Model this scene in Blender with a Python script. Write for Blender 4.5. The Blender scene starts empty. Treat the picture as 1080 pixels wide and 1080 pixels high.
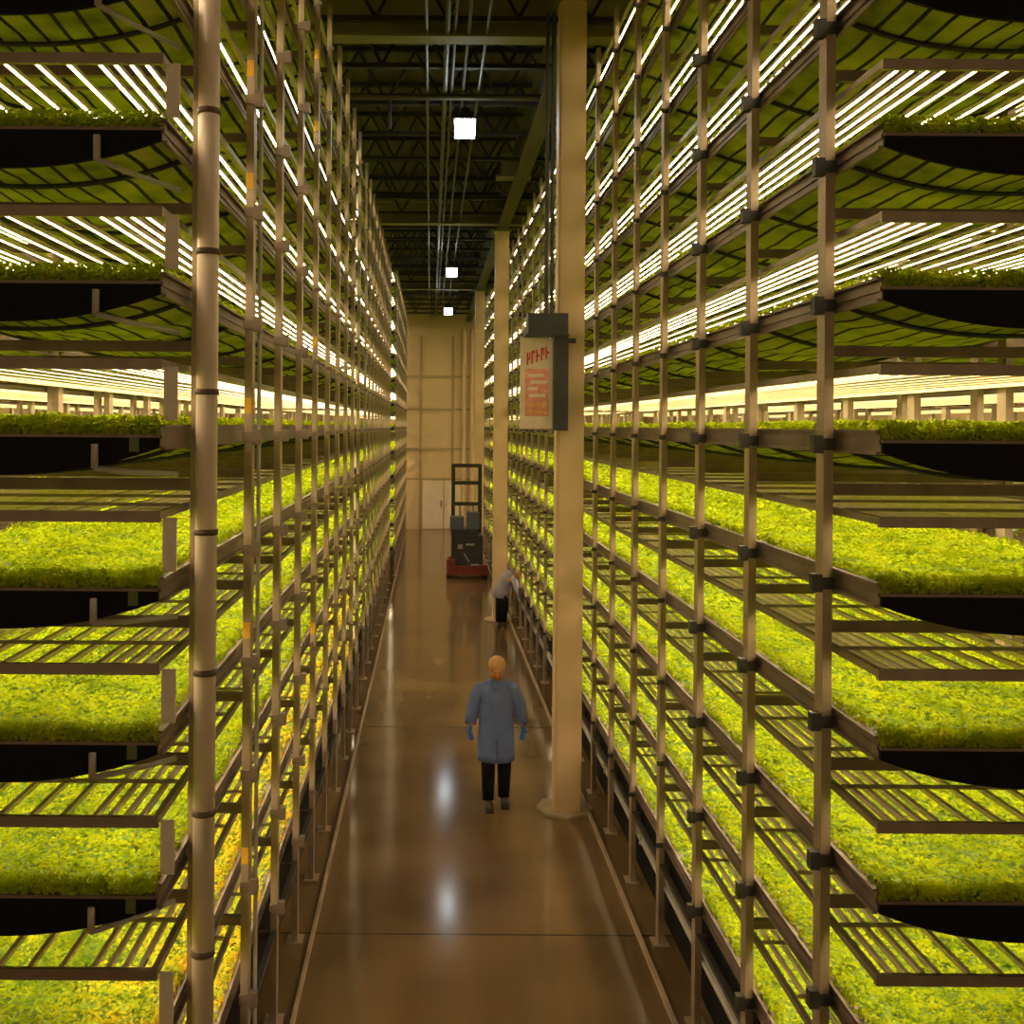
import bpy, bmesh, math, random
from mathutils import Matrix, Vector
S = bpy.context.scene
C = S.collection
R = random.Random(7)
PI = math.pi
# ------------------------------------------------------------------ camera, world, exposure
F = 1070.0
H = 4.445
cam = bpy.data.cameras.new('camera'); camo = bpy.data.objects.new('camera', cam); C.objects.link(camo)
cam.sensor_width = 36; cam.sensor_height = 36; cam.lens = 36 * F / 1080
cam.shift_x = (540 - 454) / 1080; cam.shift_y = -(540 - 449) / 1080
cam.clip_start = 0.05; cam.clip_end = 200
camo.matrix_world = Matrix.Translation((0, 0, H)) @ Matrix.Rotation(PI/2, 4, 'X') @ Matrix.Rotation(math.radians(0.42), 4, 'Z')
S.camera = camo
w = bpy.data.worlds.new('world'); S.world = w; w.use_nodes = True
w.node_tree.nodes['Background'].inputs[0].default_value = (1.0, 0.68, 0.34, 1)
w.node_tree.nodes['Background'].inputs[1].default_value = 0.25
S.view_settings.view_transform = 'Standard'; S.view_settings.look = 'None'
S.view_settings.gamma = 1; S.view_settings.use_curve_mapping = False
S.view_settings.exposure = 0.36
S.cycles.use_denoising = True; S.cycles.denoising_prefilter = 'ACCURATE'; S.cycles.use_adaptive_sampling = False
S.cycles.max_bounces = 8; S.cycles.diffuse_bounces = 5
S.cycles.sample_clamp_indirect = 6
LED_COL = (1.0, 0.79, 0.47)
LED_STR = 19.0
BAY_STR = 22.0

# ------------------------------------------------------------------ materials
def mat(name, col, rough=0.6, metal=0.0, var=0.12, scale=8.0, emit=None, estr=0, spec=0.5, stretch=(1, 1, 1), bump=0.0, trans=0.0, cols=None):
    m = bpy.data.materials.new(name); m.use_nodes = True
    nt = m.node_tree; b = nt.nodes['Principled BSDF']
    b.inputs['Roughness'].default_value = rough; b.inputs['Metallic'].default_value = metal
    b.inputs['Specular IOR Level'].default_value = spec
    if emit:
        b.inputs['Base Color'].default_value = (*col, 1)
        b.inputs['Emission Color'].default_value = (*emit, 1); b.inputs['Emission Strength'].default_value = estr
        return m
    tc = nt.nodes.new('ShaderNodeTexCoord'); mp = nt.nodes.new('ShaderNodeMapping')
    mp.inputs['Scale'].default_value = stretch
    nz = nt.nodes.new('ShaderNodeTexNoise'); nz.inputs['Scale'].default_value = scale; nz.inputs['Detail'].default_value = 4
    rp = nt.nodes.new('ShaderNodeValToRGB')
    nt.links.new(tc.outputs['Object'], mp.inputs[0]); nt.links.new(mp.outputs[0], nz.inputs['Vector'])
    nt.links.new(nz.outputs[0], rp.inputs[0]); nt.links.new(rp.outputs[0], b.inputs['Base Color'])
    if cols:
        e = rp.color_ramp.elements
        e[0].position = cols[0][0]; e[0].color = (*cols[0][1], 1)
        e[1].position = cols[-1][0]; e[1].color = (*cols[-1][1], 1)
        for p, c in cols[1:-1]:
            x = e.new(p); x.color = (*c, 1)
    else:
        rp.color_ramp.elements[0].position = 0.3; rp.color_ramp.elements[1].position = 0.7
        rp.color_ramp.elements[0].color = (*[c * (1 - var) for c in col], 1)
        rp.color_ramp.elements[1].color = (*[min(1, c * (1 + var)) for c in col], 1)
    if bump:
        bp = nt.nodes.new('ShaderNodeBump'); bp.inputs['Strength'].default_value = bump
        nt.links.new(nz.outputs[0], bp.inputs['Height']); nt.links.new(bp.outputs[0], b.inputs['Normal'])
    if trans:
        tr = nt.nodes.new('ShaderNodeBsdfTranslucent'); mx = nt.nodes.new('ShaderNodeMixShader')
        mx.inputs[0].default_value = trans
        nt.links.new(rp.outputs[0], tr.inputs[0])
        out = nt.nodes['Material Output']
        nt.links.new(b.outputs[0], mx.inputs[1]); nt.links.new(tr.outputs[0], mx.inputs[2]); nt.links.new(mx.outputs[0], out.inputs[0])
    return m

M = {}
M['steel'] = mat('galvanised_steel', (0.36, 0.275, 0.19), 0.45, 0.35, 0.18, 5)
M['rail'] = mat('tray_rail_metal', (0.20, 0.145, 0.11), 0.45, 0.3, 0.2, 6)
M['dark'] = mat('dark_bracket', (0.05, 0.045, 0.04), 0.5, 0.3, 0.2, 9)
M['black'] = mat('black_tray_end', (0.006, 0.005, 0.006), 0.75, 0, 0.3, 6, spec=0.2)
M['cloth'] = mat('grow_cloth', (0.5, 0.55, 0.3), 0.8, 0, 0.35, 4, trans=0.3, cols=[(0.3, (0.20, 0.25, 0.03)), (0.5, (0.46, 0.52, 0.07)), (0.7, (0.64, 0.66, 0.14))])
def cloth_seams(m):
    # dark support cords every 12 cm sewn along the cloth
    nt = m.node_tree; L = nt.links.new
    tc = [n for n in nt.nodes if n.type == 'TEX_COORD'][0]; rp = [n for n in nt.nodes if n.type == 'VALTORGB'][0]
    sp = nt.nodes.new('ShaderNodeSeparateXYZ'); L(tc.outputs['Object'], sp.inputs[0])
    pp = nt.nodes.new('ShaderNodeMath'); pp.operation = 'PINGPONG'; pp.inputs[1].default_value = 0.06; L(sp.outputs[0], pp.inputs[0])
    lt = nt.nodes.new('ShaderNodeMath'); lt.operation = 'LESS_THAN'; lt.inputs[1].default_value = 0.011; L(pp.outputs[0], lt.inputs[0])
    mx = nt.nodes.new('ShaderNodeMixRGB'); mx.inputs[2].default_value = (0.015, 0.018, 0.006, 1)
    L(lt.outputs[0], mx.inputs[0]); L(rp.outputs[0], mx.inputs[1])
    for n in nt.nodes:
        if n.type == 'BSDF_PRINCIPLED': L(mx.outputs[0], n.inputs['Base Color'])
        if n.type == 'BSDF_TRANSLUCENT': L(mx.outputs[0], n.inputs[0])
cloth_seams(M['cloth'])
M['strap'] = mat('strap_black', (0.02, 0.02, 0.018), 0.6)
M['led_frame'] = mat('led_frame_metal', (0.28, 0.22, 0.16), 0.4, 0.4, 0.15, 8)
M['housing'] = mat('tube_housing', (0.78, 0.66, 0.50), 0.5, 0.1, 0.1, 10)
M['led'] = mat('led_light', (0.9, 0.9, 0.85), emit=LED_COL, estr=LED_STR)
M['plate'] = mat('hanger_plate_grey', (0.78, 0.70, 0.60), 0.6)
M['pipe'] = mat('riser_pipe_white', (0.64, 0.52, 0.43), 0.35, 0, 0.1, 3)
M['band'] = mat('coupling_brown', (0.10, 0.06, 0.04), 0.6)
M['drain'] = mat('drain_grey', (0.40, 0.37, 0.33), 0.4)
M['tag'] = mat('tag_yellow', (0.75, 0.42, 0.02), 0.6)
M['tag_green'] = mat('tag_green', (0.12, 0.15, 0.03), 0.6)
def crop_mat(name, cols):
    return mat(name, (0, 0, 0), 0.8, cols=cols, scale=5.5, spec=0.08, trans=0.3)
M['crop'] = crop_mat('seedling_leaves', [(0.25, (0.14, 0.24, 0.004)), (0.45, (0.32, 0.41, 0.003)), (0.62, (0.40, 0.46, 0.003)), (0.85, (0.46, 0.47, 0.004))])
M['crop_under'] = mat('seedling_stems', (0.12, 0.2, 0.02), 0.8, cols=[(0.3, (0.05, 0.12, 0.01)), (0.7, (0.25, 0.36, 0.02))], scale=20)
M['crop_y'] = crop_mat('yellowing_leaves', [(0.25, (0.22, 0.36, 0.012)), (0.45, (0.52, 0.52, 0.015)), (0.62, (0.72, 0.50, 0.02)), (0.8, (0.75, 0.38, 0.02))])
def edge_yellow(m):
    # leaves turn yellow and orange towards the aisle edge of the bed
    nt = m.node_tree; L = nt.links.new
    tc = [n for n in nt.nodes if n.type == 'TEX_COORD'][0]; rp = [n for n in nt.nodes if n.type == 'VALTORGB'][0]; nz = [n for n in nt.nodes if n.type == 'TEX_NOISE'][0]
    rp2 = nt.nodes.new('ShaderNodeValToRGB'); e = rp2.color_ramp.elements
    e[0].position = 0.25; e[0].color = (0.10, 0.22, 0.006, 1); e[1].position = 0.75; e[1].color = (0.54, 0.58, 0.008, 1)
    L(nz.outputs[0], rp2.inputs[0])
    sp = nt.nodes.new('ShaderNodeSeparateXYZ'); L(tc.outputs['Object'], sp.inputs[0])
    mr = nt.nodes.new('ShaderNodeMapRange'); mr.inputs['From Min'].default_value = 0.95; mr.inputs['From Max'].default_value = 1.45; L(sp.outputs[0], mr.inputs[0])
    mx = nt.nodes.new('ShaderNodeMixRGB'); L(mr.outputs[0], mx.inputs[0]); L(rp2.outputs[0], mx.inputs[1]); L(rp.outputs[0], mx.inputs[2])
    for n in nt.nodes:
        if n.type == 'BSDF_PRINCIPLED': L(mx.outputs[0], n.inputs['Base Color'])
        if n.type == 'BSDF_TRANSLUCENT': L(mx.outputs[0], n.inputs[0])
edge_yellow(M['crop_y'])
M['column'] = mat('column_paint', (0.64, 0.46, 0.26), 0.5, 0, 0.06, 2)
M['girder'] = mat('girder_paint', (0.20, 0.17, 0.06), 0.6, 0, 0.15, 2)
M['joist'] = mat('joist_paint', (0.014, 0.010, 0.006), 0.7, 0, 0.2, 2)
M['deck'] = mat('roof_deck', (0.065, 0.056, 0.024), 0.7, 0.1, 0.3, 2, stretch=(6, 1, 1))
M['conduit'] = mat('conduit_metal', (0.07, 0.06, 0.035), 0.5, 0.3)
M['kerb'] = mat('kerb_edge', (0.42, 0.30, 0.19), 0.5, 0, 0.25, 4)
M['bay'] = mat('bay_lens', (0.9, 0.95, 1), emit=(0.85, 0.95, 1.0), estr=BAY_STR)

def floor_mat():
    m = bpy.data.materials.new('polished_concrete'); m.use_nodes = True
    nt = m.node_tree; b = nt.nodes['Principled BSDF']; L = nt.links.new
    g = nt.nodes.new('ShaderNodeNewGeometry')
    mp = nt.nodes.new('ShaderNodeMapping'); mp.inputs['Scale'].default_value = (1.6, 0.12, 1)
    n1 = nt.nodes.new('ShaderNodeTexNoise'); n1.inputs['Scale'].default_value = 1.2; n1.inputs['Detail'].default_value = 1.5
    n2 = nt.nodes.new('ShaderNodeTexNoise'); n2.inputs['Scale'].default_value = 0.9; n2.inputs['Detail'].default_value = 1.5; n2.inputs['Roughness'].default_value = 0.4
    L(g.outputs['Position'], mp.inputs[0]); L(mp.outputs[0], n1.inputs['Vector']); L(g.outputs['Position'], n2.inputs['Vector'])
    mix = nt.nodes.new('ShaderNodeMath'); mix.operation = 'ADD'; L(n1.outputs[0], mix.inputs[0]); L(n2.outputs[0], mix.inputs[1])
    half = nt.nodes.new('ShaderNodeMath'); half.operation = 'MULTIPLY'; half.inputs[1].default_value = 0.5; L(mix.outputs[0], half.inputs[0])
    rp = nt.nodes.new('ShaderNodeValToRGB'); L(half.outputs[0], rp.inputs[0])
    e = rp.color_ramp.elements; e[0].position = 0.36; e[0].color = (0.105, 0.062, 0.028, 1); e[1].position = 0.64; e[1].color = (0.215, 0.135, 0.062, 1)
    b.inputs['Specular IOR Level'].default_value = 0.36
    # joints every 6.1 m across the aisle
    sp = nt.nodes.new('ShaderNodeSeparateXYZ'); L(g.outputs['Position'], sp.inputs[0])
    md = nt.nodes.new('ShaderNodeMath'); md.operation = 'PINGPONG'; md.inputs[1].default_value = 3.05
    ad = nt.nodes.new('ShaderNodeMath'); ad.operation = 'ADD'; ad.inputs[1].default_value = -8.87 + 61.0; L(sp.outputs[1], ad.inputs[0]); L(ad.outputs[0], md.inputs[0])
    lt = nt.nodes.new('ShaderNodeMath'); lt.operation = 'LESS_THAN'; lt.inputs[1].default_value = 0.014; L(md.outputs[0], lt.inputs[0])
    mc = nt.nodes.new('ShaderNodeMixRGB'); mc.inputs[2].default_value = (0.05, 0.035, 0.02, 1); L(lt.outputs[0], mc.inputs[0]); L(rp.outputs[0], mc.inputs[1])
    L(mc.outputs[0], b.inputs['Base Color'])
    mr = nt.nodes.new('ShaderNodeMapRange'); mr.inputs['To Min'].default_value = 0.125; mr.inputs['To Max'].default_value = 0.125; L(n2.outputs[0], mr.inputs[0])
    L(mr.outputs[0], b.inputs['Roughness'])
    return m
M['floor'] = floor_mat()
def wall_mat():
    m = mat('wall_panels', (0.64, 0.46, 0.27), 0.7, 0, 0.05, 1)
    return m
M['wall'] = wall_mat()

# ------------------------------------------------------------------ mesh helpers
class MB:
    def __init__(s): s.v = []; s.f = []; s.mi = []
    def quad(s, pts, mi=0):
        n = len(s.v); s.v += [tuple(p) for p in pts]; s.f.append(tuple(range(n, n + len(pts)))); s.mi.append(mi); return s
    def box(s, x0, x1, y0, y1, z0, z1, mi=0, top=None, bottom=None):
        if x0 > x1: x0, x1 = x1, x0
        n = len(s.v)
        s.v += [(x0, y0, z0), (x1, y0, z0), (x1, y1, z0), (x0, y1, z0), (x0, y0, z1), (x1, y0, z1), (x1, y1, z1), (x0, y1, z1)]
        for k, f in enumerate(((0, 3, 2, 1), (4, 5, 6, 7), (0, 1, 5, 4), (1, 2, 6, 5), (2, 3, 7, 6), (3, 0, 4, 7))):
            s.f.append(tuple(n + i for i in f))
            s.mi.append(bottom if (k == 0 and bottom is not None) else top if (k == 1 and top is not None) else mi)
        return s
    def tube(s, pts, r, seg=10, mi=0, cap=True, rs=None, squash=None):
        pts = [Vector(p) for p in pts]; n0 = len(s.v)
        up = None
        for i, p in enumerate(pts):
            d = (pts[min(i + 1, len(pts) - 1)] - pts[max(i - 1, 0)]).normalized()
            if up is None:
                up = Vector((0, 0, 1)) if abs(d.z) < 0.9 else Vector((0, 1, 0))
            a = d.cross(up).normalized(); b = a.cross(d).normalized(); up = b
            rr = rs[i] if rs else r
            ra, rb = rr if isinstance(rr, tuple) else (rr, rr)
            for k in range(seg):
                t = 2 * PI * k / seg
                s.v.append(tuple(p + a * math.cos(t) * ra + b * math.sin(t) * rb))
        for i in range(len(pts) - 1):
            for k in range(seg):
                a0 = n0 + i * seg + k; a1 = n0 + i * seg + (k + 1) % seg
                s.f.append((a0, a1, a1 + seg, a0 + seg)); s.mi.append(mi)
        if cap:
            s.f.append(tuple(n0 + k for k in reversed(range(seg)))); s.mi.append(mi)
            s.f.append(tuple(n0 + (len(pts) - 1) * seg + k for k in range(seg))); s.mi.append(mi)
        return s
    def ellipsoid(s, c, r, mi=0, nu=12, nv=8, rot=None):
        c = Vector(c); n0 = len(s.v)
        for j in range(1, nv):
            for i in range(nu):
                th = PI * j / nv; ph = 2 * PI * i / nu
                p = Vector((r[0] * math.sin(th) * math.cos(ph), r[1] * math.sin(th) * math.sin(ph), r[2] * math.cos(th)))
                if rot: p = rot @ p
                s.v.append(tuple(c + p))
        t = Vector((0, 0, r[2])); t = rot @ t if rot else t
        s.v.append(tuple(c + t)); s.v.append(tuple(c - t)); a, b = len(s.v) - 2, len(s.v) - 1
        for j in range(nv - 2):
            for i in range(nu):
                p0 = n0 + j * nu + i; p1 = n0 + j * nu + (i + 1) % nu
                s.f.append((p0, p0 + nu, p1 + nu, p1)); s.mi.append(mi)
        for i in range(nu):
            s.f.append((a, n0 + i, n0 + (i + 1) % nu)); s.mi.append(mi)
            q = n0 + (nv - 2) * nu
            s.f.append((b, q + (i + 1) % nu, q + i)); s.mi.append(mi)
        return s
    def mesh(s, name, mats, smooth=False):
        me = bpy.data.meshes.new(name); me.from_pydata(s.v, [], s.f)
        for m in (mats if isinstance(mats, (list, tuple)) else [mats]): me.materials.append(m)
        me.polygons.foreach_set('material_index', s.mi)
        if smooth: me.polygons.foreach_set('use_smooth', [True] * len(s.f))
        me.update(); return me
    def build(s, name, mats, parent=None, smooth=False):
        return inst(name, s.mesh(name, mats, smooth), parent)
def inst(name, me, parent=None, loc=(0, 0, 0)):
    o = bpy.data.objects.new(name, me); C.objects.link(o); o.location = loc
    if parent: o.parent = parent
    return o
def thing(name, label, cat, loc=(0, 0, 0), group=None):
    o = bpy.data.objects.new(name, None); C.objects.link(o); o.location = loc; o.empty_display_size = 0.1
    return tag(o, label, cat, group)
def tag(o, label=None, cat=None, group=None, kind=None):
    if label: o['label'] = label
    if cat: o['category'] = cat
    if group: o['group'] = group
    if kind: o['kind'] = kind
    return o
def copy_tree(o, parent=None):
    c = o.copy(); C.objects.link(c)
    if parent: c.parent = parent
    for ch in KIDS.get(o.name, []):
        k = copy_tree(ch, c); KIDS.setdefault(c.name, []).append(k)
    return c
KIDS = {}
def own(o, *ks):
    KIDS.setdefault(o.name, []).extend(ks); return o
def struct(o): o['kind'] = 'structure'; return o

# ------------------------------------------------------------------ room
YW = 43.6
ZC = 10.05
XL, XR = -9.0, 10.5
struct(MB().box(XL, XR, -3, YW, -0.15, 0).build('floor', M['floor']))
# corrugated roof deck
mb = MB(); n = int((XR - XL) / 0.15)
for i in range(n):
    x = XL + i * 0.15; z = ZC + (0.05 if i % 2 else 0)
    mb.box(x, x + 0.15, -3, YW, z, ZC + 0.12)
struct(mb.build('ceiling', M['deck']))
mb = MB(); mb.box(XL, XR, YW, YW + 0.2, 0, ZC)
struct(mb.build('wall_back', M['wall']))
struct(MB().box(XL - 0.2, XL, -3, YW, 0, ZC).build('wall_left', M['wall']))
struct(MB().box(XR, XR + 0.2, -3, YW, 0, ZC).build('wall_right', M['wall']))
# panel joints and girts on the far wall
M['seam'] = mat('wall_seam', (0.38, 0.28, 0.15), 0.7)
mb = MB()
for z in (2.16, 3.45, 5.15, 6.55):
    mb.box(-1.2, 2.2, YW - 0.05, YW, z - 0.045, z + 0.045)
for x in (-0.42, 0.95):
    mb.box(x - 0.05, x + 0.05, YW - 0.06, YW, 0.0 if x < 0 else 2.2, 8.3)
struct(mb.build('trim_1', M['seam']))
M['door'] = mat('door_paint', (0.74, 0.60, 0.45), 0.5, 0, 0.05, 2)
d = struct(MB().box(-0.32, 1.5, YW - 0.07, YW, 0.02, 2.1).build('door_1', M['door']))
MB().box(0.57, 0.61, YW - 0.085, YW - 0.065, 0.02, 2.1).build('door_seam', M['seam'], d)
MB().box(0.46, 0.5, YW - 0.13, YW - 0.07, 0.95, 1.25).build('door_handle', M['dark'], d)
# two downpipes on the far wall
for i, x in enumerate((1.42, 1.78)):
    mb = MB(); mb.tube([(x, YW - 0.14, 0), (x, YW - 0.14, 8.6)], 0.085, 10)
    for z in (1.5, 4, 6.5): mb.box(x - 0.1, x + 0.1, YW - 0.24, YW, z, z + 0.05)
    tag(mb.build('wall_pipe', M['column'], smooth=False), ['pale vertical pipe on the far wall beside the door, nearer the aisle middle', 'pale vertical pipe on the far wall, the one next to the white-rack end'][i].replace('white-rack end', 'right rack'), 'pipe', 'vertical pipes on the far wall')
# kerbs
struct(MB().box(-1.005, -0.975, -3, YW, 0, 0.035).build('trim_2', M['kerb']))
struct(MB().box(1.83, 1.865, -3, YW, 0, 0.035).build('trim_3', M['kerb']))

# joists: transverse bar joists, purlins, girders
def joist_mesh():
    mb = MB(); x0, x1 = -3.2, 5.2
    mb.box(x0, x1, -0.045, 0.045, 0, 0.06); mb.box(x0, x1, -0.045, 0.045, 0.78, 0.85)
    x = x0; k = 0
    while x < x1 - 0.3:
        a, b = (0.05, 0.8) if k % 2 == 0 else (0.8, 0.05)
        mb.tube([(x, 0, a), (x + 0.42, 0, b)], 0.022, 5); x += 0.42; k += 1
    return mb.mesh('roof_joist', M['joist'])
jm = joist_mesh()
ys = [2.6 + 1.55 * i for i in range(27)]
ordn = ['first', 'second', 'third', 'fourth', 'fifth', 'sixth', 'seventh', 'eighth', 'ninth', 'tenth', 'eleventh', 'twelfth', 'thirteenth', 'fourteenth', 'fifteenth', 'sixteenth', 'seventeenth', 'eighteenth', 'nineteenth', 'twentieth', 'twenty-first', 'twenty-second', 'twenty-third', 'twenty-fourth', 'twenty-fifth', 'twenty-sixth', 'twenty-seventh', 'twenty-eighth']
ys = [y for y in ys if 8 < y < YW - 0.2]
for i, y in enumerate(ys):
    o = inst('roof_joist', jm, None, (0, y, 9.18)); o['kind'] = 'structure'
for i, y in enumerate((12.2, 23.4, 34.6)):
    mb = MB(); mb.box(-3.2, 5.2, -0.13, 0.13, 0, 0.03); mb.box(-3.2, 5.2, -0.012, 0.012, 0.03, 0.5); mb.box(-3.2, 5.2, -0.13, 0.13, 0.5, 0.53)
    o = mb.build('roof_beam', M['girder']); o.location = (0, y, 9.1 - 0.02); o['kind'] = 'structure'
CX = 1.61
mb = MB()
mb.box(CX - 0.13, CX + 0.13, 12.0, YW, 8.93, 8.96); mb.box(CX - 0.012, CX + 0.012, 12.0, YW, 8.96, 9.5); mb.box(CX - 0.13, CX + 0.13, 12.0, YW, 9.5, 9.53)
M['girder_dark'] = mat('girder_dark_paint', (0.06, 0.05, 0.015), 0.6)
struct(mb.build('roof_girder', M['girder_dark']))

# ------------------------------------------------------------------ columns
M['plinth'] = mat('plinth_concrete', (0.36, 0.27, 0.16), 0.6, 0, 0.15, 5)
for i, y in enumerate((11.8, 23.3, 33.6)):
    mb = MB()
    mb.box(CX - 0.155, CX + 0.155, y - 0.155, y + 0.155, 0.03, 9.34 if i == 0 else 8.93)
    o = struct(mb.build('column_%d' % (i + 1), M['column'])); o.name = 'trim_%d' % (i + 4)
    bm = bmesh.new(); bm.from_mesh(o.data); bmesh.ops.bevel(bm, geom=[e for e in bm.edges if abs(e.verts[0].co.z - e.verts[1].co.z) > 1], offset=0.02, segments=2, affect='EDGES'); bm.to_mesh(o.data); bm.free()
    mb = MB(); n0 = 8
    mb.tube([(CX - 0.02, y, 0), (CX - 0.02, y, 0.03)], 0.33, 8); mb.build('base_pad', M['plinth'], o)
    mb = MB(); mb.box(CX - 0.2, CX + 0.2, y - 0.2, y + 0.2, 9.34 if i == 0 else 8.89, 9.38 if i == 0 else 8.93); mb.build('cap_plate', M['girder'], o)
# hanging splice plate seen just before the second column
o = MB().box(1.2, 1.85, 18.9, 19.25, 9.10, 9.13).box(1.3, 1.8, 18.95, 19.2, 9.13, 9.55).build('roof_bracket', M['girder']); o['kind'] = 'structure'

# ------------------------------------------------------------------ ceiling conduits, lights
cl = ['farthest from the columns', 'next to the outermost', 'the middle one', 'second from the columns', 'nearest the columns']
for i, x in enumerate((-0.08, 0.17, 0.26, 0.42, 0.64)):
    mb = MB(); mb.tube([(x, 8, 9.13), (x, YW - 0.3, 9.13)], 0.022 if i != 1 else 0.035, 8)
    y = 9
    while y < YW - 1:
        mb.box(x - 0.008, x + 0.008, y, y + 0.03, 9.13, 9.2); y += 3.1
    tag(mb.build('ceiling_conduit', M['conduit']), 'thin metal conduit running under the roof joists, ' + cl[i], 'conduit', 'conduits under the roof')
# sprinkler main crossing
mb = MB(); mb.tube([(-3, 14.2, 9.05), (4.8, 14.2, 9.05)], 0.045, 10); mb.tube([(-0.6, 14.2, 9.05), (-0.6, 14.2, 8.6)], 0.02, 8)
tag(mb.build('sprinkler_pipe', M['conduit']), 'dark sprinkler pipe crossing the aisle under the roof', 'pipe')

def bay_light(x, y, z, label):
    t = thing('ceiling_light', label, 'light', (x, y, z), 'high-bay lights above the aisle')
    mb = MB(); mb.box(-0.14, 0.14, -0.14, 0.14, -0.13, 0.07); mb.build('lens', M['bay'], t)
    mb = MB(); mb.box(-0.16, 0.16, -0.16, 0.16, 0.07, 0.10); mb.tube([(0, 0, 0.1), (0, 0, 0.26)], 0, 10, rs=[0.14, 0.07]); mb.build('housing', M['dark'], t)
    MB().tube([(0, 0, 0.26), (0, 0, 9.2 - z)], 0.012, 6).build('suspension_rod', M['conduit'], t)
bay_light(0.46, 14.5, 8.72, 'bright white high-bay light, the nearest and largest above the aisle')
bay_light(0.55, 27.7, 8.66, 'bright white high-bay light, the middle one above the aisle')
bay_light(0.60, 35.9, 8.52, 'small bright high-bay light closest to the far wall')

# ------------------------------------------------------------------ racks
P = 0.70
NT = 12
ZT = [H - 0.004 + P * (k - 5) for k in range(NT)]
W = 1.5
TUBES = [0.02, 0.092, 0.165, 0.238, 0.31, 0.457, 0.604, 0.75, 0.896, 1.043, 1.19, 1.262, 1.335, 1.408, 1.48]
LEDZ = 0.27
tier_word = ['lowest', 'second-lowest', 'third', 'fourth', 'fifth', 'sixth', 'seventh', 'eighth', 'ninth', 'tenth', 'eleventh', 'topmost']

def sag(u):   # depth below rail top at u across 0..W
    t = (u / W) * 2 - 1
    return 0.235 - 0.13 * abs(t) ** 2.2
def tray_parts(L):
    """meshes of a tray of length L; local x 0..W, y 0..L, z=0 rail top"""
    P_ = {}
    def rail(x0, dirn):
        mb = MB()
        mb.box(x0, x0 + dirn * 0.012, 0.0, L, -0.10, 0)
        mb.box(x0, x0 + dirn * 0.035, 0.0, L, -0.012, 0)
        mb.box(x0 - dirn * 0.022, x0, 0.0, L, -0.012, 0.0); mb.box(x0 - dirn * 0.022, x0, 0.0, L, -0.115, -0.1)
        mb.box(x0 - dirn * 0.008, x0, 0.0, L, -0.065, -0.045)
        return mb.mesh('side_rail', M['rail'])
    P_['rail0'] = rail(0.0, 1); P_['rail1'] = rail(W, -1)
    def cap(y0):
        mb = MB(); n = 24
        top = [(0.0 + W * i / n, -0.055) for i in range(n + 1)]
        bot = [(W * i / n, -sag(W * i / n) + (0.0)) for i in range(n + 1)]
        for y, fl in ((y0, False), (y0 + 0.02, True)):
            for i in range(n):
                q = [(top[i][0], y, top[i][1]), (top[i + 1][0], y, top[i + 1][1]), (bot[i + 1][0], y, bot[i + 1][1]), (bot[i][0], y, bot[i][1])]
                mb.quad(q if fl else q[::-1])
        for i in range(n):
            mb.quad([(bot[i][0], y0, bot[i][1]), (bot[i + 1][0], y0, bot[i + 1][1]), (bot[i + 1][0], y0 + 0.02, bot[i + 1][1]), (bot[i][0], y0 + 0.02, bot[i][1])])
            mb.quad([(top[i + 1][0], y0, top[i + 1][1]), (top[i][0], y0, top[i][1]), (top[i][0], y0 + 0.02, top[i][1]), (top[i + 1][0], y0 + 0.02, top[i + 1][1])])
        mb.quad([(0, y0, -0.055), (0, y0, -sag(0)), (0, y0 + 0.02, -sag(0)), (0, y0 + 0.02, -0.055)])
        mb.quad([(W, y0, -sag(W)), (W, y0, -0.055), (W, y0 + 0.02, -0.055), (W, y0 + 0.02, -sag(W))])
        return mb.mesh('end_cap', M['black'])
    P_['cap0'] = cap(-0.02); P_['cap1'] = cap(L)
    mb = MB(); mb.box(0.0, W, -0.024, -0.004, -0.06, -0.046); P_['lip'] = mb.mesh('cap_lip', M['rail'])
    mb = MB(); n = 14; m = max(2, int(L / 0.3))
    base = len(mb.v)
    for j in range(m + 1):
        for i in range(n + 1):
            u = 0.015 + (W - 0.03) * i / n
            wob = 0.012 * math.sin(j * 2.1 + i * 0.9)
            z = -sag(u) + 0.02 + (wob if 0 < i < n else 0)
            if i in (0, n): z = -0.09
            mb.v.append((u, L * j / m, z))
    for j in range(m):
        for i in range(n):
            a = j * (n + 1) + i; mb.f.append((a, a + n + 1, a + n + 2, a + 1)); mb.mi.append(0)
    P_['trough'] = mb.mesh('trough', M['cloth'], True)
    mb = MB(); n = 16
    pts = [(W * i / n, 0, -sag(W * i / n) + 0.0) for i in range(n + 1)]
    mb.tube(pts, 0.013, 6, cap=True)
    P_['strap'] = mb.mesh('strap', M['strap'], True)
    return P_
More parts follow.
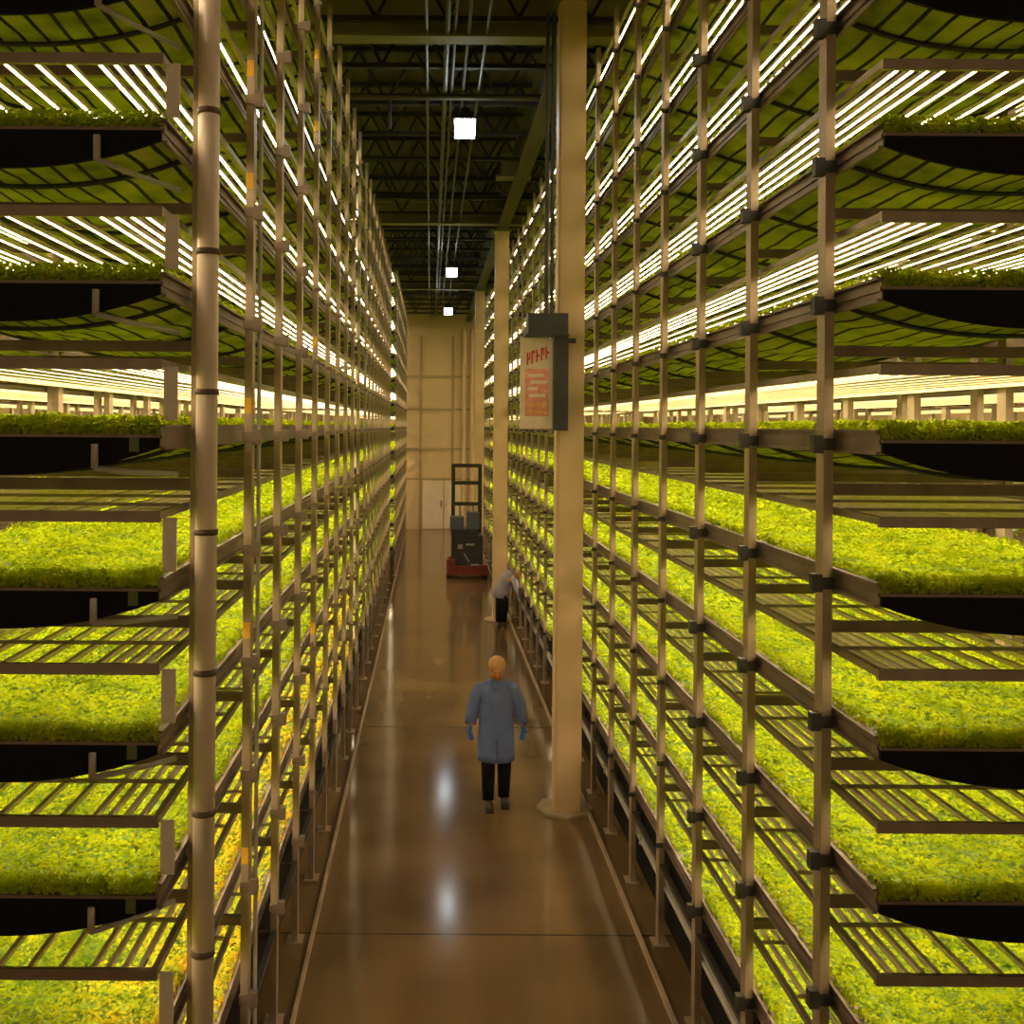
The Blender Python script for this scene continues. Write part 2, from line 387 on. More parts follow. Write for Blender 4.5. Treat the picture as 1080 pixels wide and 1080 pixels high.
def led_parts(L, detail=True):
    P_ = {}
    mb = MB()
    mb.box(0, 0.03, 0, L, -0.005, 0.03); mb.box(W - 0.03, W, 0, L, -0.005, 0.03)
    mb.box(0, W, -0.025, 0.0, -0.018, 0.032); mb.box(0, W, L, L + 0.025, -0.018, 0.032)
    y = 0.45
    while y < L - 0.2:
        mb.box(0.03, W - 0.03, y, y + 0.02, 0.018, 0.034); y += 0.6
    P_['frame'] = mb.mesh('frame', M['led_frame'])
    def tube(mb, x):
        # aluminium housing with two low lips; the flat light strip faces straight down between them
        mb.box(x - 0.012, x + 0.012, 0.0, L, 0.0, 0.018, 0)
        mb.box(x - 0.012, x - 0.010, 0.0, L, -0.004, 0.0, 0); mb.box(x + 0.010, x + 0.012, 0.0, L, -0.004, 0.0, 0)
        mb.quad([(x - 0.008, 0.0, -0.002), (x - 0.008, L, -0.002), (x + 0.008, L, -0.002), (x + 0.008, 0.0, -0.002)], 1)
    mb = MB(); tube(mb, 0); P_['tube'] = mb.mesh('light_tube', [M['housing'], M['led']])
    mb = MB()
    for x in TUBES: tube(mb, x)
    P_['tubes'] = mb.mesh('light_tubes', [M['housing'], M['led']])
    mb = MB(); mb.box(0.0, 0.065, 0.0, 0.008, -0.25, 0.0)
    P_['plate'] = mb.mesh('hanger_plate', M['plate'])
    return P_
def crop_mesh(L, seed, dens_near, dens_far, near, mats, size=0.02):
    r = random.Random(seed); mb = MB()
    st = 0.07; nx = int((W - 0.04) / st); ny = max(2, int(L / (st * (1 if L < 13 else 2))))
    def hz(x, y): return 0.008 + 0.016 * math.sin(x * 9 + y * 3.1 + seed) * math.cos(y * 5.3 - x * 4) + 0.01 * math.sin(y * 17 + x * 13)
    for j in range(ny + 1):
        for i in range(nx + 1):
            x = 0.02 + (W - 0.04) * i / nx; y = 0.005 + (L - 0.01) * j / ny
            z = hz(x, y) - 0.02 + r.uniform(-0.008, 0.008)
            mb.v.append((x, y, z))
    for j in range(ny):
        for i in range(nx):
            a = j * (nx + 1) + i; mb.f.append((a, a + 1, a + nx + 2, a + nx + 1)); mb.mi.append(1)
    # skirts
    mb.quad([(0.02, 0.005, -0.07), (W - 0.02, 0.005, -0.07), (W - 0.02, 0.005, 0.0), (0.02, 0.005, 0.0)], 1)
    for x in (0.02, W - 0.02):
        mb.quad([(x, 0.005, -0.05), (x, L - 0.005, -0.05), (x, L - 0.005, 0.0), (x, 0.005, 0.0)], 1)
    def leaf(c, s, nrm):
        nrm = nrm.normalized(); a = nrm.orthogonal().normalized(); a = Matrix.Rotation(r.uniform(0, 2 * PI), 3, nrm) @ a; b = nrm.cross(a)
        lift = nrm * s * r.uniform(-0.1, 0.3)
        n = len(mb.v)
        mb.v += [tuple(c - a * s), tuple(c - b * s * 0.62 + lift), tuple(c + a * s), tuple(c + b * s * 0.62 + lift)]
        mb.f.append((n, n + 1, n + 2, n + 3)); mb.mi.append(0)
    def scatter(y0, y1, dens, s):
        for _ in range(int(dens * (y1 - y0) * W)):
            x = r.uniform(0.0, W); y = r.uniform(y0, y1)
            c = Vector((x, y, hz(x, y) + r.uniform(-0.012, 0.022)))
            leaf(c, s * r.uniform(0.6, 1.3), Vector((r.uniform(-0.75, 0.75), r.uniform(-0.75, 0.75), 1)))
    scatter(0, near, dens_near, size)
    if L > near: scatter(near, L, dens_far, size * 1.75)
    for _ in range(int((1500 if near > 1 else 120))):
        leaf(Vector((r.uniform(0, W), r.uniform(-0.02, 0.01), r.uniform(-0.05, 0.035))), size * r.uniform(0.6, 1.2), Vector((r.uniform(-0.5, 0.5), -1, r.uniform(0, 1))))
    for x in (0.008, W - 0.008):
        for _ in range(int(110 * L)):
            leaf(Vector((x + r.uniform(-0.012, 0.012), r.uniform(0, L), r.uniform(-0.01, 0.04))), size * r.uniform(0.8, 1.6), Vector((-1 if x < 1 else 1, r.uniform(-0.5, 0.5), r.uniform(0, 1))))
    return mb.mesh('seedlings', mats)

CACHE = {}
def meshes(L, det):
    key = (round(L, 2), det)
    if key not in CACHE:
        d = dict(tray=tray_parts(L), led=led_parts(L))
        if det == 2:
            d['crop'] = [crop_mesh(L, s, 5200, 1100, 3.0, [M['crop'], M['crop_under']], 0.0145) for s in (1, 2)]
            d['crop_y'] = [crop_mesh(L, 3, 5200, 1100, 3.0, [M['crop_y'], M['crop_under']], 0.0145)]
        else:
            d['crop'] = [crop_mesh(L, 4, 260 if det else 200, 200, 0.5, [M['crop'], M['crop_under']], 0.028)]
            d['crop_y'] = d['crop']
            t = d['tray']
            # one mesh for distant trays
            bm = bmesh.new()
            for k in ('rail0', 'rail1', 'cap0', 'cap1', 'trough'):
                n0 = len(bm.faces); bm.from_mesh(t[k]); bm.faces.ensure_lookup_table()
                mi = 0 if 'rail' in k else 1 if 'cap' in k else 2
                for f in bm.faces[n0:]: f.material_index = mi
            me = bpy.data.meshes.new('grow_tray')
            bm.to_mesh(me); bm.free()
            for m in (M['rail'], M['black'], M['cloth']): me.materials.append(m)
            d['tray_all'] = me
            bm = bmesh.new()
            n0 = 0; bm.from_mesh(d['led']['frame']); bm.faces.ensure_lookup_table()
            for f in bm.faces: f.material_index = 2
            bm.from_mesh(d['led']['tubes'])
            me = bpy.data.meshes.new('led_panel'); bm.to_mesh(me); bm.free()
            for m in (M['housing'], M['led'], M['led_frame']): me.materials.append(m)
            d['led_all'] = me
        CACHE[key] = d
    return CACHE[key]

def place_rack(where, xe, sg, y0, L, det, posts_y, xp=None, side='right'):
    """xe: aisle side tray edge; sg: +1 rack extends to +x; where: words naming the rack"""
    x0 = xe if sg > 0 else xe - W           # local tray origin (x min)
    xp = xe - sg * 0.045 if xp is None else xp
    xb = xe + sg * (W + 0.045)
    rk = thing('grow_rack', 'tall steel growing rack of twelve tiers, ' + where, 'rack', (xe, y0, 0), 'growing racks')
    def loc(o, x, y, z): o.parent = rk; o.location = (x - xe, y - y0, z)
    pm = MB().box(-0.024, 0.024, -0.05, 0.05, 0.012, 9.04)
    pm.box(-0.07, 0.07, -0.08, 0.08, 0, 0.012)
    if det < 2 or True:
        pass
    post_plain = pm.mesh('upright_post', M['steel'])
    # crossbeam
    cb = MB().box(min(xp, xb) - xe, max(xp, xb) - xe, -0.02, 0.02, -0.33, -0.275).mesh('crossbeam', M['rail'])
    clm = MB().box(-0.03, 0.03, -0.062, -0.05, -0.035, 0.025).box(-0.08, -0.03, -0.062, -0.01, -0.05, 0.04).mesh('clamp', M['dark'] if side == 'right' else M['rail'])
    nb = 0; stuff = MB()
    allclamps = MB()
    for i, py in enumerate(posts_y):
        for q, px in enumerate((xp, xb)):
            if det == 0 and q == 1: pass
            o = inst('upright_post', post_plain); loc(o, px, py, 0)
            if q == 0:
                for k, z in enumerate(ZT):
                    if det == 2 and i < 3:
                        c = inst('clamp', clm, o, (0, 0, z - 0.07)); c.scale = (sg, 1, 1)
                    else:
                        lx = px - xe
                        allclamps.box(lx - sg * 0.05, lx + sg * 0.01, py - y0 - 0.06, py - y0 - 0.05, z - 0.10, z - 0.06)
        for k, z in enumerate(ZT):
            if det == 2 and nb < 96:
                o = inst('crossbeam', cb); loc(o, xe, py, z); nb += 1
            else:
                a, b = sorted((xp - xe, xb - xe)); stuff.box(a, b, py - y0 - 0.02, py - y0 + 0.02, z - 0.33, z - 0.275)
    if stuff.v: o = stuff.build('crossbeam', M['rail'], rk); o['kind'] = 'stuff'
    if allclamps.v: o = allclamps.build('clamp', M['dark'] if side == 'right' else M['rail'], rk); o['kind'] = 'stuff'
    # base rail
    MB().box(xp - xe - 0.02, xp - xe + 0.02, 0, L, 0.66, 0.70).build('base_rail', M['dark'], rk)
    if where.startswith('the nearest') or 'second' in where or 'middle' in where:
        MB().box(sg * 0.03, sg * 0.035, 0, L, 0.12, 0.8).build('skirt_sheet', M['black'], rk)
    ms = meshes(L, det)
    for k, z in enumerate(ZT):
        tw = tier_word[k]
        lab_t = '%s tier tray of %s' % (tw, where)
        g = 'stacked trays of ' + where
        if det == 2:
            t = thing('grow_tray', 'black-ended sagging grow tray, %s tier of %s' % (tw, where), 'tray', (x0, y0, z), g)
            T = ms['tray']
            for nm, kk in (('side_rail', 'rail0'), ('side_rail', 'rail1'), ('end_cap', 'cap0'), ('end_cap', 'cap1'), ('cap_lip', 'lip'), ('trough', 'trough')):
                inst(nm, T[kk], t)
            for s in range(10):
                inst('strap', T['strap'], t, (0, 0.35 + s * 1.2, 0))
            if side == 'left' and k <= 5:
                MB().box(W - 0.135, W - 0.09, -0.026, -0.02, -0.125, -0.06).box(W - 0.128, W - 0.097, -0.028, -0.026, -0.118, -0.067).build('marking_tag', M['tag_green'], t)
            xs = W - 0.285 if sg < 0 else 0.285
            if side == 'left':
                mb = MB(); mb.tube([(xs, -0.045, -0.09), (xs, -0.045, -0.2)], 0.017, 10); mb.build('drain_stub', M['drain'], t, True)
                mb = MB(); mb.tube([(xs, -0.045, -0.2), (xs + 0.1, 0.1, -0.222), (W - 0.01, 0.36, -0.245)], 0.014, 8); mb.build('drain_pipe', M['drain'], t, True)
            p = thing('led_panel', 'long LED grow-light panel over the %s tray of %s' % (tw, where), 'light', (x0, y0 + 0.03, z + LEDZ), 'grow lights of ' + where)
            inst('frame', ms['led']['frame'], p)
            for x in TUBES: inst('light_tube', ms['led']['tube'], p, (x, 0, 0))
            if side == 'left':
                for py in (0.02, L - 0.06): inst('hanger_plate', ms['led']['plate'], p, (W, py, 0))
        else:
            t = inst('grow_tray', ms['tray_all'], None, (x0, y0, z))
            tag(t, 'sagging grow tray, %s tier of %s' % (tw, where), 'tray', g)
            p = inst('led_panel', ms['led_all'], None, (x0, y0 + 0.03, z + LEDZ))
            tag(p, 'LED grow-light panel over the %s tray of %s' % (tw, where), 'light', 'grow lights of ' + where)
        yel = side == 'left' and k < 2 and det == 2
        cm = ms['crop_y'][0] if yel else ms['crop'][k % len(ms['crop'])]
        c = inst('seedling_bed', cm, None, (x0, y0, z))
        tag(c, '%s seedlings on the %s tray of %s' % ('yellowing' if yel else 'bright green', tw, where), 'plants', 'seedling beds of ' + where, 'stuff')
    return rk

py0 = [5.17 + 1.195 * i for i in range(10)]
NR, NL = 'the nearest right rack', 'the nearest left rack'
rkR = place_rack(NR, 2.06, 1, 4.64, 11.9, 2, py0, xp=2.01)
rkL = place_rack(NL, -1.235, -1, 4.64, 11.9, 2, py0[1:], xp=-1.135, side='left')
# first left frame
o = inst('upright_post', MB().box(-0.02, 0.02, -0.03, 0.03, 0, 9.04).mesh('upright_post', M['steel']), rkL, (-1.225 + 1.235 + 0.03, 0.53, 0))
for k, z in enumerate(ZT):
    inst('crossbeam', MB().box(-W, 0.02, -0.02, 0.02, -0.33, -0.275).mesh('crossbeam', M['rail']) if k == 0 else fx, rkL, (0, 0.53, z)) if False else None
mb = MB()
for z in ZT: mb.box(-W, 0.02, 0.51, 0.55, z - 0.33, z - 0.275)
o = mb.build('crossbeam', M['rail'], rkL); o['kind'] = 'stuff'
# yellow tags on the second left posts
for k in (1, 3, 5, 7, 8):
    MB().box(-0.022, 0.022, -0.055, -0.05, -0.05, 0.05).build('yellow_tag', M['tag'], rkL).location = (0.1, py0[1] - 4.64, ZT[k] + 0.12)
for k in (2, 6, 9, 10):
    MB().box(-0.022, 0.022, -0.055, -0.05, -0.05, 0.05).build('yellow_tag', M['tag'], rkL).location = (0.1, py0[4] - 4.64, ZT[k] + 0.12)
def posts(y0, L, st=1.195): return [y0 + 0.5 + st * i for i in range(int((L - 0.4) / st) + 1)]
place_rack('the middle left rack', -1.235, -1, 17.3, 11.4, 1, posts(17.3, 11.4), xp=-1.15, side='left')
place_rack('the farthest left rack', -1.06, -1, 29.6, 13.2, 0, posts(29.6, 13.2), side='left')
place_rack('the second right rack', 2.06, 1, 17.1, 6.8, 1, posts(17.1, 6.8))
place_rack('the third right rack', 2.06, 1, 24.6, 7.6, 0, posts(24.6, 7.6))
place_rack('the farthest right rack', 2.0, 1, 33.0, 9.6, 0, posts(33.0, 9.6))
place_rack('the row behind the nearest right rack', 4.1, 1, 4.64, 20.0, 0, posts(4.64, 20.0))
place_rack('the row behind the nearest left rack', -3.3, -1, 4.64, 20.0, 0, posts(4.64, 20.0), side='left')
place_rack('the outermost right row', 6.9, 1, 4.64, 20.0, 0, posts(4.64, 20.0))
place_rack('the outermost left row', -6.0, -1, 4.64, 20.0, 0, posts(4.64, 20.0), side='left')

# big white riser pipe at the near end of the left rack
t = thing('riser_pipe', 'thick pale vertical riser pipe with dark couplings at the near left rack', 'pipe', (-1.12, 5.08, 0))
MB().tube([(0, 0, 0), (0, 0, 9.3)], 0.054, 20).build('pipe_shaft', M['pipe'], t, True)
for k, z in enumerate(ZT):
    MB().tube([(0, 0, z - 0.03 + 0.18), (0, 0, z + 0.18)], 0.06, 20).build('coupling', M['band'], t, True)
# thin post cable beside second frame
mb = MB().tube([(-1.075, 6.36, 0), (-1.075, 6.36, 9.1)], 0.013, 8)
tag(mb.build('conduit', M['drain']), 'thin grey vertical conduit beside the second left rack post', 'conduit')
# supply pipes low along the right rack
for i, (x, z) in enumerate(((2.058, 0.56), (2.058, 0.48))):
    mb = MB().tube([(x, 4.2, z), (x, 23.5, z)], 0.024, 10)
    for y in range(5, 23, 2): mb.box(x - 0.028, x + 0.028, y + 0.7, y + 0.74, z - 0.03, z + 0.03)
    tag(mb.build('water_pipe', M['drain']), ['upper grey water pipe running low along the right racks', 'lower grey water pipe running low along the right racks'][i], 'pipe', 'low water pipes')

# ------------------------------------------------------------------ control box and sign on the first column
t = thing('control_cabinet', 'dark electrical cabinet with top box hanging beside the first column', 'cabinet', (1.38, 11.55, 4.4))
M['cab'] = mat('cabinet_dark', (0.045, 0.045, 0.05), 0.5, 0.2)
MB().box(0.01, 0.17, -0.12, 0.12, 0, 1.07).build('body', M['cab'], t)
MB().box(-0.29, 0.16, -0.16, 0.16, 1.09, 1.32).box(-0.31, 0.17, -0.17, 0.17, 1.07, 1.09).build('top_box', M['cab'], t)
for z in (0.25, 0.62): MB().box(0.06, 0.11, -0.135, -0.12, z, z + 0.08).build('latch', M['dark'], t)
mb = MB()
for x in (-0.075, -0.01): mb.tube([(x, 0, 1.32), (x, 0, 4.75)], 0.022, 8)
mb.build('cable_riser', M['cab'], t)
MB().box(0.13, 0.27, 0.0, 0.04, 1.0, 1.05).build('bracket', M['dark'], t)
M['white'] = mat('sign_white', (0.70, 0.58, 0.46), 0.5, 0, 0.06)
M['red'] = mat('sign_red', (0.62, 0.04, 0.03), 0.5)
M['pink'] = mat('sign_pink', (0.68, 0.28, 0.22), 0.5, 0, 0.2, 20)
M['orange'] = mat('sign_orange', (0.68, 0.34, 0.12), 0.5, 0, 0.2, 20)
s = thing('warning_sign', 'pale notice board with red lettering beside the dark cabinet', 'sign', (1.01, 11.5, 4.42))
MB().box(0, 0.37, 0, 0.02, 0, 1.03).build('board', M['white'], s)
MB().box(0.06, 0.33, -0.004, 0, 0.14, 0.68).build('lower_print', M['pink'], s)
mb = MB()   # slanted red word strokes, illegible in the photo
for i in range(5):
    x = 0.075 + i * 0.053; z = 0.72 + i * 0.018
    mb.box(x, x + 0.018, -0.006, 0, z, z + 0.14); 
    mb.box(x, x + 0.042, -0.006, 0, z + (0.12 if i % 2 else 0.06), z + (0.145 if i % 2 else 0.085))
    if i in (0, 3): mb.box(x + 0.028, x + 0.042, -0.006, 0, z + 0.06, z + 0.145)
mb.build('red_lettering', M['red'], s)
for j, (a, b) in enumerate(((0.10, 0.29), (0.085, 0.2), (0.12, 0.31), (0.09, 0.27))):
    MB().box(a, b, -0.008, -0.004, 0.36 + j * 0.075, 0.395 + j * 0.075).build('text_line', M['white'], s)
for j in range(2): MB().box(0.08, 0.31, -0.008, -0.004, 0.17 + j * 0.08, 0.215 + j * 0.08).build('orange_line', M['orange'], s)
MB().box(0.34, 0.4, 0.02, 0.05, 0.5, 0.56).build('sign_mount', M['dark'], s)

# ------------------------------------------------------------------ forklift
M['fred'] = mat('truck_red', (0.15, 0.018, 0.012), 0.4)
M['fblk'] = mat('truck_black', (0.018, 0.014, 0.014), 0.5)
M['mast'] = mat('mast_olive', (0.03, 0.024, 0.014), 0.5, 0.3)
M['fgrey'] = mat('truck_grey', (0.3, 0.28, 0.26), 0.4)
M['fblue'] = mat('seat_blue', (0.06, 0.07, 0.10), 0.6)
fx, fy = 1.10, 29.5
t = thing('forklift', 'red and black forklift truck with tall open mast parked down the aisle', 'forklift', (fx, fy, 0))
mb = MB(); mb.box(-0.60, 0.60, -0.1, 1.4, 0.12, 0.38); mb.box(-0.60, -0.36, -0.2, 0.5, 0.38, 0.58); mb.box(0.36, 0.58, -0.15, 0.5, 0.3, 0.42)
mb.build('chassis', M['fred'], t)
mb = MB(); mb.box(-0.45, 0.45, 0.0, 1.2, 0.38, 1.25); mb.box(-0.38, 0.38, -0.05, 0, 0.5, 1.15); mb.box(-0.47, 0.3, 0.1, 1.0, 1.25, 1.42)
mb.build('body', M['fblk'], t)
mb = MB(); mb.box(-0.28, -0.14, -0.08, -0.05, 0.88, 1.0); mb.box(-0.05, 0.2, -0.08, -0.05, 0.98, 1.03); mb.box(0.1, 0.34, -0.08, -0.05, 0.4, 0.44); mb.tube([(-0.1, -0.07, 0.75), (0.05, -0.07, 0.5)], 0.015, 6)
mb.build('control_panel', M['fgrey'], t)
mb = MB(); mb.box(-0.5, -0.1, 0.15, 0.6, 1.42, 1.78); mb.box(0.0, 0.36, 0.3, 0.7, 1.42, 1.9); mb.build('seat', M['fblue'], t)
for x in (-0.4, 0.4):
    MB().box(x - 0.055, x + 0.055, 0.95, 1.1, 0.3, 3.3).build('mast_rail', M['mast'], t)
mb = MB()
for z in (3.2, 2.68, 2.05): mb.box(-0.42, 0.42, 0.96, 1.08, z, z + 0.11)
mb.build('mast_crossbar', M['mast'], t)
for x in (-0.2, 0.2): MB().tube([(x, 1.02, 0.3), (x, 1.02, 2.1)], 0.03, 8).build('lift_cylinder', M['fgrey'], t)
for x in (-0.52, 0.52):
    for y in (0.1, 1.1):
        mb = MB(); mb.tube([(x - 0.07, y, 0.16), (x + 0.07, y, 0.16)], 0.16, 16); mb.build('wheel', M['fblk'], t)
for x in (-0.3, 0.3): MB().box(x - 0.06, x + 0.06, 1.4, 2.5, 0.06, 0.11).build('fork', M['fblk'], t)
MB().tube([(-0.5, -0.1, 0.55), (-0.5, -0.1, 0.66)], 0.05, 8).build('warning_light', M['fred'], t)

# ------------------------------------------------------------------ people
M['coat'] = mat('coat_blue', (0.115, 0.155, 0.33), 0.85, 0, 0.12, 7, bump=0.15)
M['coat2'] = mat('coat_white', (0.30, 0.27, 0.34), 0.8)
M['trouser'] = mat('trousers_black', (0.009, 0.008, 0.009), 0.9, spec=0.2)
M['skin'] = mat('skin', (0.50, 0.25, 0.14), 0.6, 0, 0.05)
M['hair'] = mat('hair_ginger', (0.36, 0.12, 0.02), 0.8)
M['net'] = mat('hair_net', (0.50, 0.27, 0.10), 0.8, 0, 0.2, 30)
M['glove'] = mat('glove_blue', (0.02, 0.11, 0.42), 0.45)
M['shoe'] = mat('shoe_brown', (0.03, 0.017, 0.009), 0.6)
def skin_body(name, parent, nodes, edges, material, sub=2):
    me = bpy.data.meshes.new(name); bm = bmesh.new()
    lay = bm.verts.layers.skin.verify()
    vs = []
    for i, (p, r) in enumerate(nodes):
        v = bm.verts.new(p); v[lay].radius = r if isinstance(r, tuple) else (r, r); v[lay].use_root = (i == 0); vs.append(v)
    for a, b in edges: bm.edges.new((vs[a], vs[b]))
    bm.to_mesh(me); bm.free(); me.materials.append(material)
    o = bpy.data.objects.new(name, me); C.objects.link(o); o.parent = parent
    m = o.modifiers.new('skin', 'SKIN'); m.use_smooth_shade = True
    s_ = o.modifiers.new('sub', 'SUBSURF'); s_.levels = s_.render_levels = sub
    return o
def loft(mb, rings, seg=20, mi=0, cap=(True, True)):
    """rings: (cx, cy, cz, rx, ry)"""
    n0 = len(mb.v)
    for cx, cy, cz, rx, ry in rings:
        for k in range(seg):
            a = 2 * PI * k / seg; mb.v.append((cx + rx * math.cos(a), cy + ry * math.sin(a), cz))
    for i in range(len(rings) - 1):
        for k in range(seg):
            a0 = n0 + i * seg + k; a1 = n0 + i * seg + (k + 1) % seg
            mb.f.append((a0, a1, a1 + seg, a0 + seg)); mb.mi.append(mi)
    if cap[0]: mb.f.append(tuple(n0 + k for k in reversed(range(seg)))); mb.mi.append(mi)
    if cap[1]: mb.f.append(tuple(n0 + (len(rings) - 1) * seg + k for k in range(seg))); mb.mi.append(mi)
def hand(name, parent, wrist, d, side, material):
    """hand from wrist along d with 5 fingers"""
    d = Vector(d).normalized(); sx = Vector((1, 0, 0)) if abs(d.x) < 0.9 else Vector((0, 1, 0))
    a = Vector((side * 0.75, -0.66, 0)); a = (a - d * a.dot(d)).normalized()      # palm breadth
    wv = Vector(wrist); nodes = [(wv, 0.024), (wv + d * 0.045, (0.036, 0.022)), (wv + d * 0.085, (0.036, 0.018))]; edges = [(0, 1), (1, 2)]
    mb = MB()
    mb.tube([wv - d * 0.01, wv + d * 0.03, wv + d * 0.08, wv + d * 0.1], 0.03, 10, rs=[(0.022, 0.026), (0.022, 0.038), (0.018, 0.042), (0.012, 0.036)])
    inw = Vector((-side * 0.66, -0.75, 0))
    for i, ln in enumerate((0.066, 0.075, 0.07, 0.055)):
        b = wv + d * 0.09 + a * (0.03 - i * 0.02)
        mb.tube([b, b + d * ln * 0.45, b + d * ln * 0.75 + inw * 0.012, b + d * ln * 0.92 + inw * 0.032], 0.009, 8, rs=[0.0105, 0.010, 0.009, 0.0075])
    b = wv + d * 0.035 + a * 0.032
    mb.tube([b, b + a * 0.025 + d * 0.025, b + a * 0.03 + d * 0.055 + inw * 0.01], 0.011, 8, rs=[0.014, 0.012, 0.009])
    return mb.build(name, material, parent, True)
def leg_shoe(parent, x, y):
    mb = MB(); mb.ellipsoid((x, y - 0.07, 0.045), (0.047, 0.135, 0.05)); mb.box(x - 0.045, x + 0.045, y - 0.19, y + 0.06, 0.0, 0.02)
    mb.build('shoe', M['shoe'], parent, True)
# person walking toward the camera
p = thing('person', 'person in long blue-grey coat, black trousers and blue gloves walking up the aisle', 'person', (0.80, 11.95, 0))
nodes = [((0, 0, 0.90), 0.15), ((0, 0, 1.1), (0.16, 0.11)), ((0, 0, 1.32), (0.17, 0.11)), ((0, -0.01, 1.44), 0.06), ((0, -0.02, 1.5), 0.055), ((0, -0.045, 1.60), (0.075, 0.09)),
         ((0.09, 0, 0.83), 0.095), ((0.095, -0.03, 0.5), 0.065), ((0.10, 0.01, 0.1), 0.045),
         ((-0.09, 0, 0.83), 0.095), ((-0.09, -0.06, 0.5), 0.065), ((-0.085, -0.11, 0.1), 0.045),
         ((0.19, 0, 1.37), 0.055), ((0.26, 0.02, 1.12), 0.045), ((0.29, -0.08, 0.93), 0.033),
         ((-0.19, 0, 1.37), 0.055), ((-0.26, 0.02, 1.12), 0.045), ((-0.29, -0.08, 0.93), 0.033)]
edges = [(0, 1), (1, 2), (2, 3), (3, 4), (4, 5), (0, 6), (6, 7), (7, 8), (0, 9), (9, 10), (10, 11), (2, 12), (12, 13), (13, 14), (2, 15), (15, 16), (16, 17)]
skin_body('body', p, nodes, edges, M['skin'])
mb = MB()
for s_, ay, ky in ((1, 0.01, -0.03), (-1, -0.11, -0.06)):
    mb.tube([(0.08 * s_, 0, 0.86), (0.095 * s_, ky * 0.5, 0.68), (0.095 * s_, ky, 0.48), (0.095 * s_, ay, 0.09)], 0.08, 14, rs=[0.115, 0.10, 0.083, 0.068])
mb.build('trousers', M['trouser'], p, True)
leg_shoe(p, 0.10, 0.0); leg_shoe(p, -0.085, -0.12)
mb = MB()
loft(mb, [(0, -0.01, 0.53, 0.225, 0.175), (0, -0.01, 0.62, 0.222, 0.17), (0, 0, 0.8, 0.215, 0.16), (0, 0, 1.0, 0.20, 0.145), (0, 0, 1.2, 0.205, 0.14), (0, 0, 1.32, 0.215, 0.135), (0, 0, 1.40, 0.185, 0.11), (0, -0.005, 1.45, 0.11, 0.085), (0, -0.01, 1.475, 0.07, 0.07)], 24, cap=(False, False))
for s_ in (1, -1):
    mb.tube([(0.09 * s_, 0, 1.385), (0.19 * s_, 0, 1.355), (0.255 * s_, 0.02, 1.2), (0.285 * s_, 0.01, 1.08), (0.305 * s_, -0.05, 0.96)], 0.07, 14, rs=[0.06, 0.08, 0.074, 0.068, 0.062])
    # collar flaps
    mb.quad([(0.015 * s_, -0.13, 1.34), (0.085 * s_, -0.105, 1.44), (0.06 * s_, -0.06, 1.49), (0.01 * s_, -0.085, 1.46)])
coat = mb.build('coat', M['coat'], p, True)
so = coat.modifiers.new('thick', 'SOLIDIFY'); so.thickness = 0.008
M['coatdark'] = mat('coat_seam', (0.05, 0.06, 0.10), 0.9)
mb = MB(); mb.box(-0.004, 0.006, -0.185, -0.17, 0.55, 0.8); mb.build('coat_opening', M['coatdark'], coat)
for s_ in (1, -1): hand('glove', p, (0.305 * s_, -0.055, 0.94), (0.04 * s_, -0.25, -1), s_, M['glove'])
rot = Matrix.Rotation(math.radians(22), 3, 'X')
hc = Vector((0, -0.06, 1.60))
mb = MB(); mb.ellipsoid(hc, (0.074, 0.095, 0.112), rot=rot)
def hp(x, y, z): return tuple(hc + rot @ Vector((x, y, z)))
mb.ellipsoid(hp(0, -0.098, -0.015), (0.014, 0.022, 0.024), rot=rot)
for s_ in (1, -1): mb.ellipsoid(hp(0.076 * s_, 0.0, -0.01), (0.012, 0.022, 0.032), rot=rot)
head = mb.build('head', M['skin'], p, True)
mb = MB()
for s_ in (1, -1): mb.ellipsoid(hp(0.03 * s_, -0.085, 0.008), (0.012, 0.008, 0.006), rot=rot)
mb.build('eyes', M['fblk'], head, True)
MB().ellipsoid(hp(0, -0.088, -0.055), (0.024, 0.008, 0.006), rot=rot).build('mouth', M['hair'], head, True)
MB().ellipsoid(hp(0, -0.035, -0.06), (0.076, 0.07, 0.062), rot=rot).build('beard', M['hair'], head, True)
MB().ellipsoid(hp(0, 0.01, 0.012), (0.092, 0.092, 0.10), rot=rot).build('hair', M['hair'], head, True)
MB().ellipsoid(hp(0, 0.03, 0.05), (0.105, 0.112, 0.088), rot=rot).build('hair_net', M['net'], head, True)
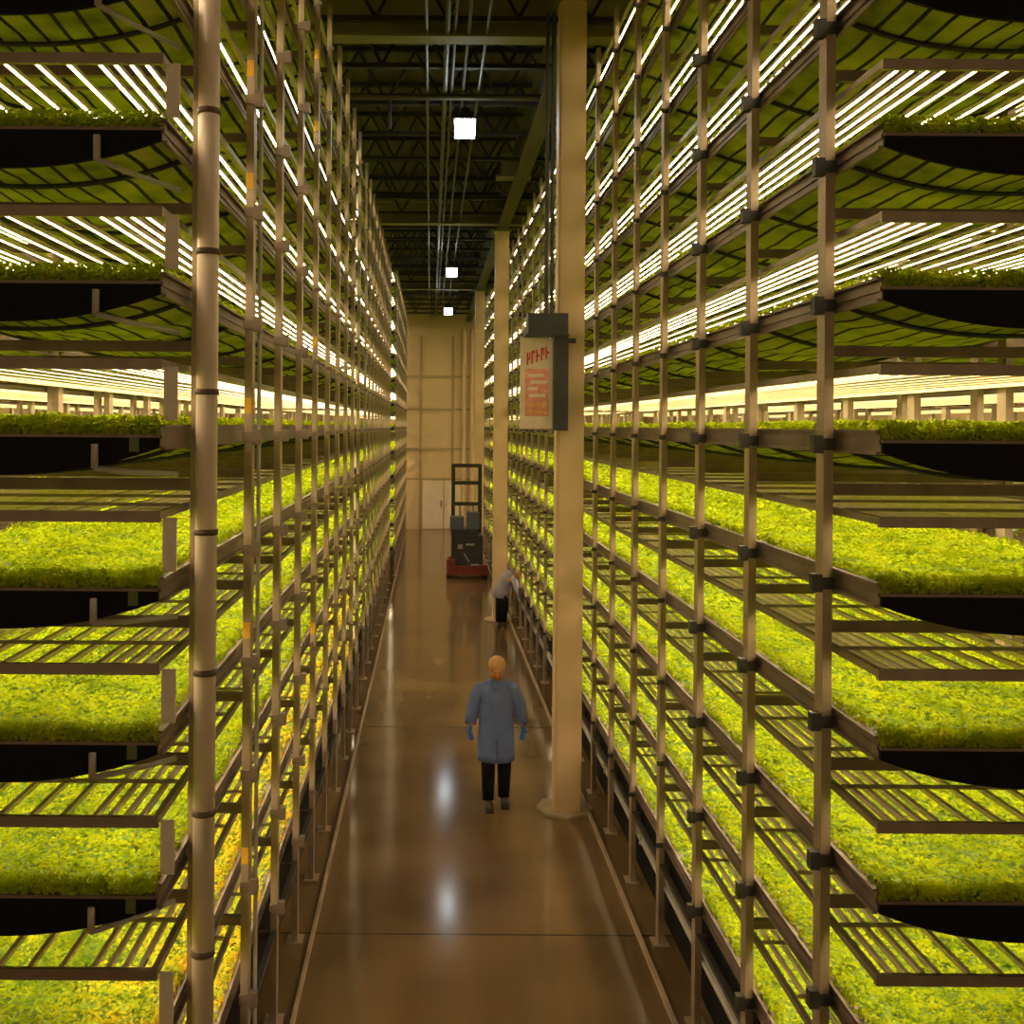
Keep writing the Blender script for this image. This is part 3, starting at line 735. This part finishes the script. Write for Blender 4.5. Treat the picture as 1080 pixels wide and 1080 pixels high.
# second person bending by the second column
p = thing('person', 'person in pale coat and dark trousers stooping beside the second column', 'person', (1.62, 22.6, 0))
nodes = [((0, 0.1, 0.82), 0.13), ((0.1, 0.02, 1.0), (0.15, 0.11)), ((0.21, -0.05, 1.12), (0.15, 0.11)), ((0.29, -0.1, 1.16), 0.055), ((0.36, -0.14, 1.15), 0.075),
         ((0.05, 0.0, 0.76), 0.09), ((0.05, -0.05, 0.45), 0.065), ((0.04, 0, 0.1), 0.045), ((-0.06, 0.05, 0.76), 0.09), ((-0.06, 0, 0.45), 0.065), ((-0.07, 0.05, 0.1), 0.045),
         ((0.24, -0.2, 1.06), 0.05), ((0.30, -0.22, 0.83), 0.04), ((0.40, -0.22, 0.66), 0.035), ((0.28, 0.08, 1.06), 0.05), ((0.34, 0.08, 0.83), 0.04), ((0.42, 0.08, 0.66), 0.035)]
edges = [(0, 1), (1, 2), (2, 3), (3, 4), (0, 5), (5, 6), (6, 7), (0, 8), (8, 9), (9, 10), (2, 11), (11, 12), (12, 13), (2, 14), (14, 15), (15, 16)]
skin_body('body', p, nodes, edges, M['skin'])
mb = MB()
mb.tube([(0.02, 0.05, 0.8), (0.05, -0.05, 0.45), (0.04, 0, 0.08)], 0.08, 12, rs=[0.115, 0.085, 0.065]); mb.tube([(-0.03, 0.05, 0.8), (-0.06, 0, 0.45), (-0.07, 0.05, 0.08)], 0.08, 12, rs=[0.115, 0.085, 0.065])
mb.build('trousers', M['trouser'], p, True)
mb = MB(); mb.tube([(-0.02, 0.08, 0.62), (0.0, 0.08, 0.8), (0.1, 0.02, 1.0), (0.21, -0.05, 1.13), (0.29, -0.1, 1.17)], 0.16, 16, rs=[0.19, 0.17, 0.17, 0.16, 0.08])
mb.tube([(0.22, -0.14, 1.10), (0.25, -0.22, 1.04), (0.31, -0.23, 0.83), (0.40, -0.23, 0.68)], 0.06, 10); mb.tube([(0.24, 0.04, 1.10), (0.29, 0.09, 1.04), (0.35, 0.09, 0.83), (0.42, 0.09, 0.68)], 0.06, 10)
mb.build('coat', M['coat2'], p, True)
for y in (-0.22, 0.08): hand('glove', p, (0.41, y, 0.65), (0.3, 0, -1), 1, M['glove'])
mb = MB(); mb.ellipsoid((0.375, -0.15, 1.15), (0.085, 0.075, 0.10)); mb.ellipsoid((0.44, -0.19, 1.12), (0.02, 0.014, 0.02)); mb.build('head', M['skin'], p, True)
MB().ellipsoid((0.36, -0.135, 1.19), (0.095, 0.088, 0.09)).build('hair_net', M['net'], p, True)
leg_shoe(p, 0.04, 0.02); leg_shoe(p, -0.07, 0.07)
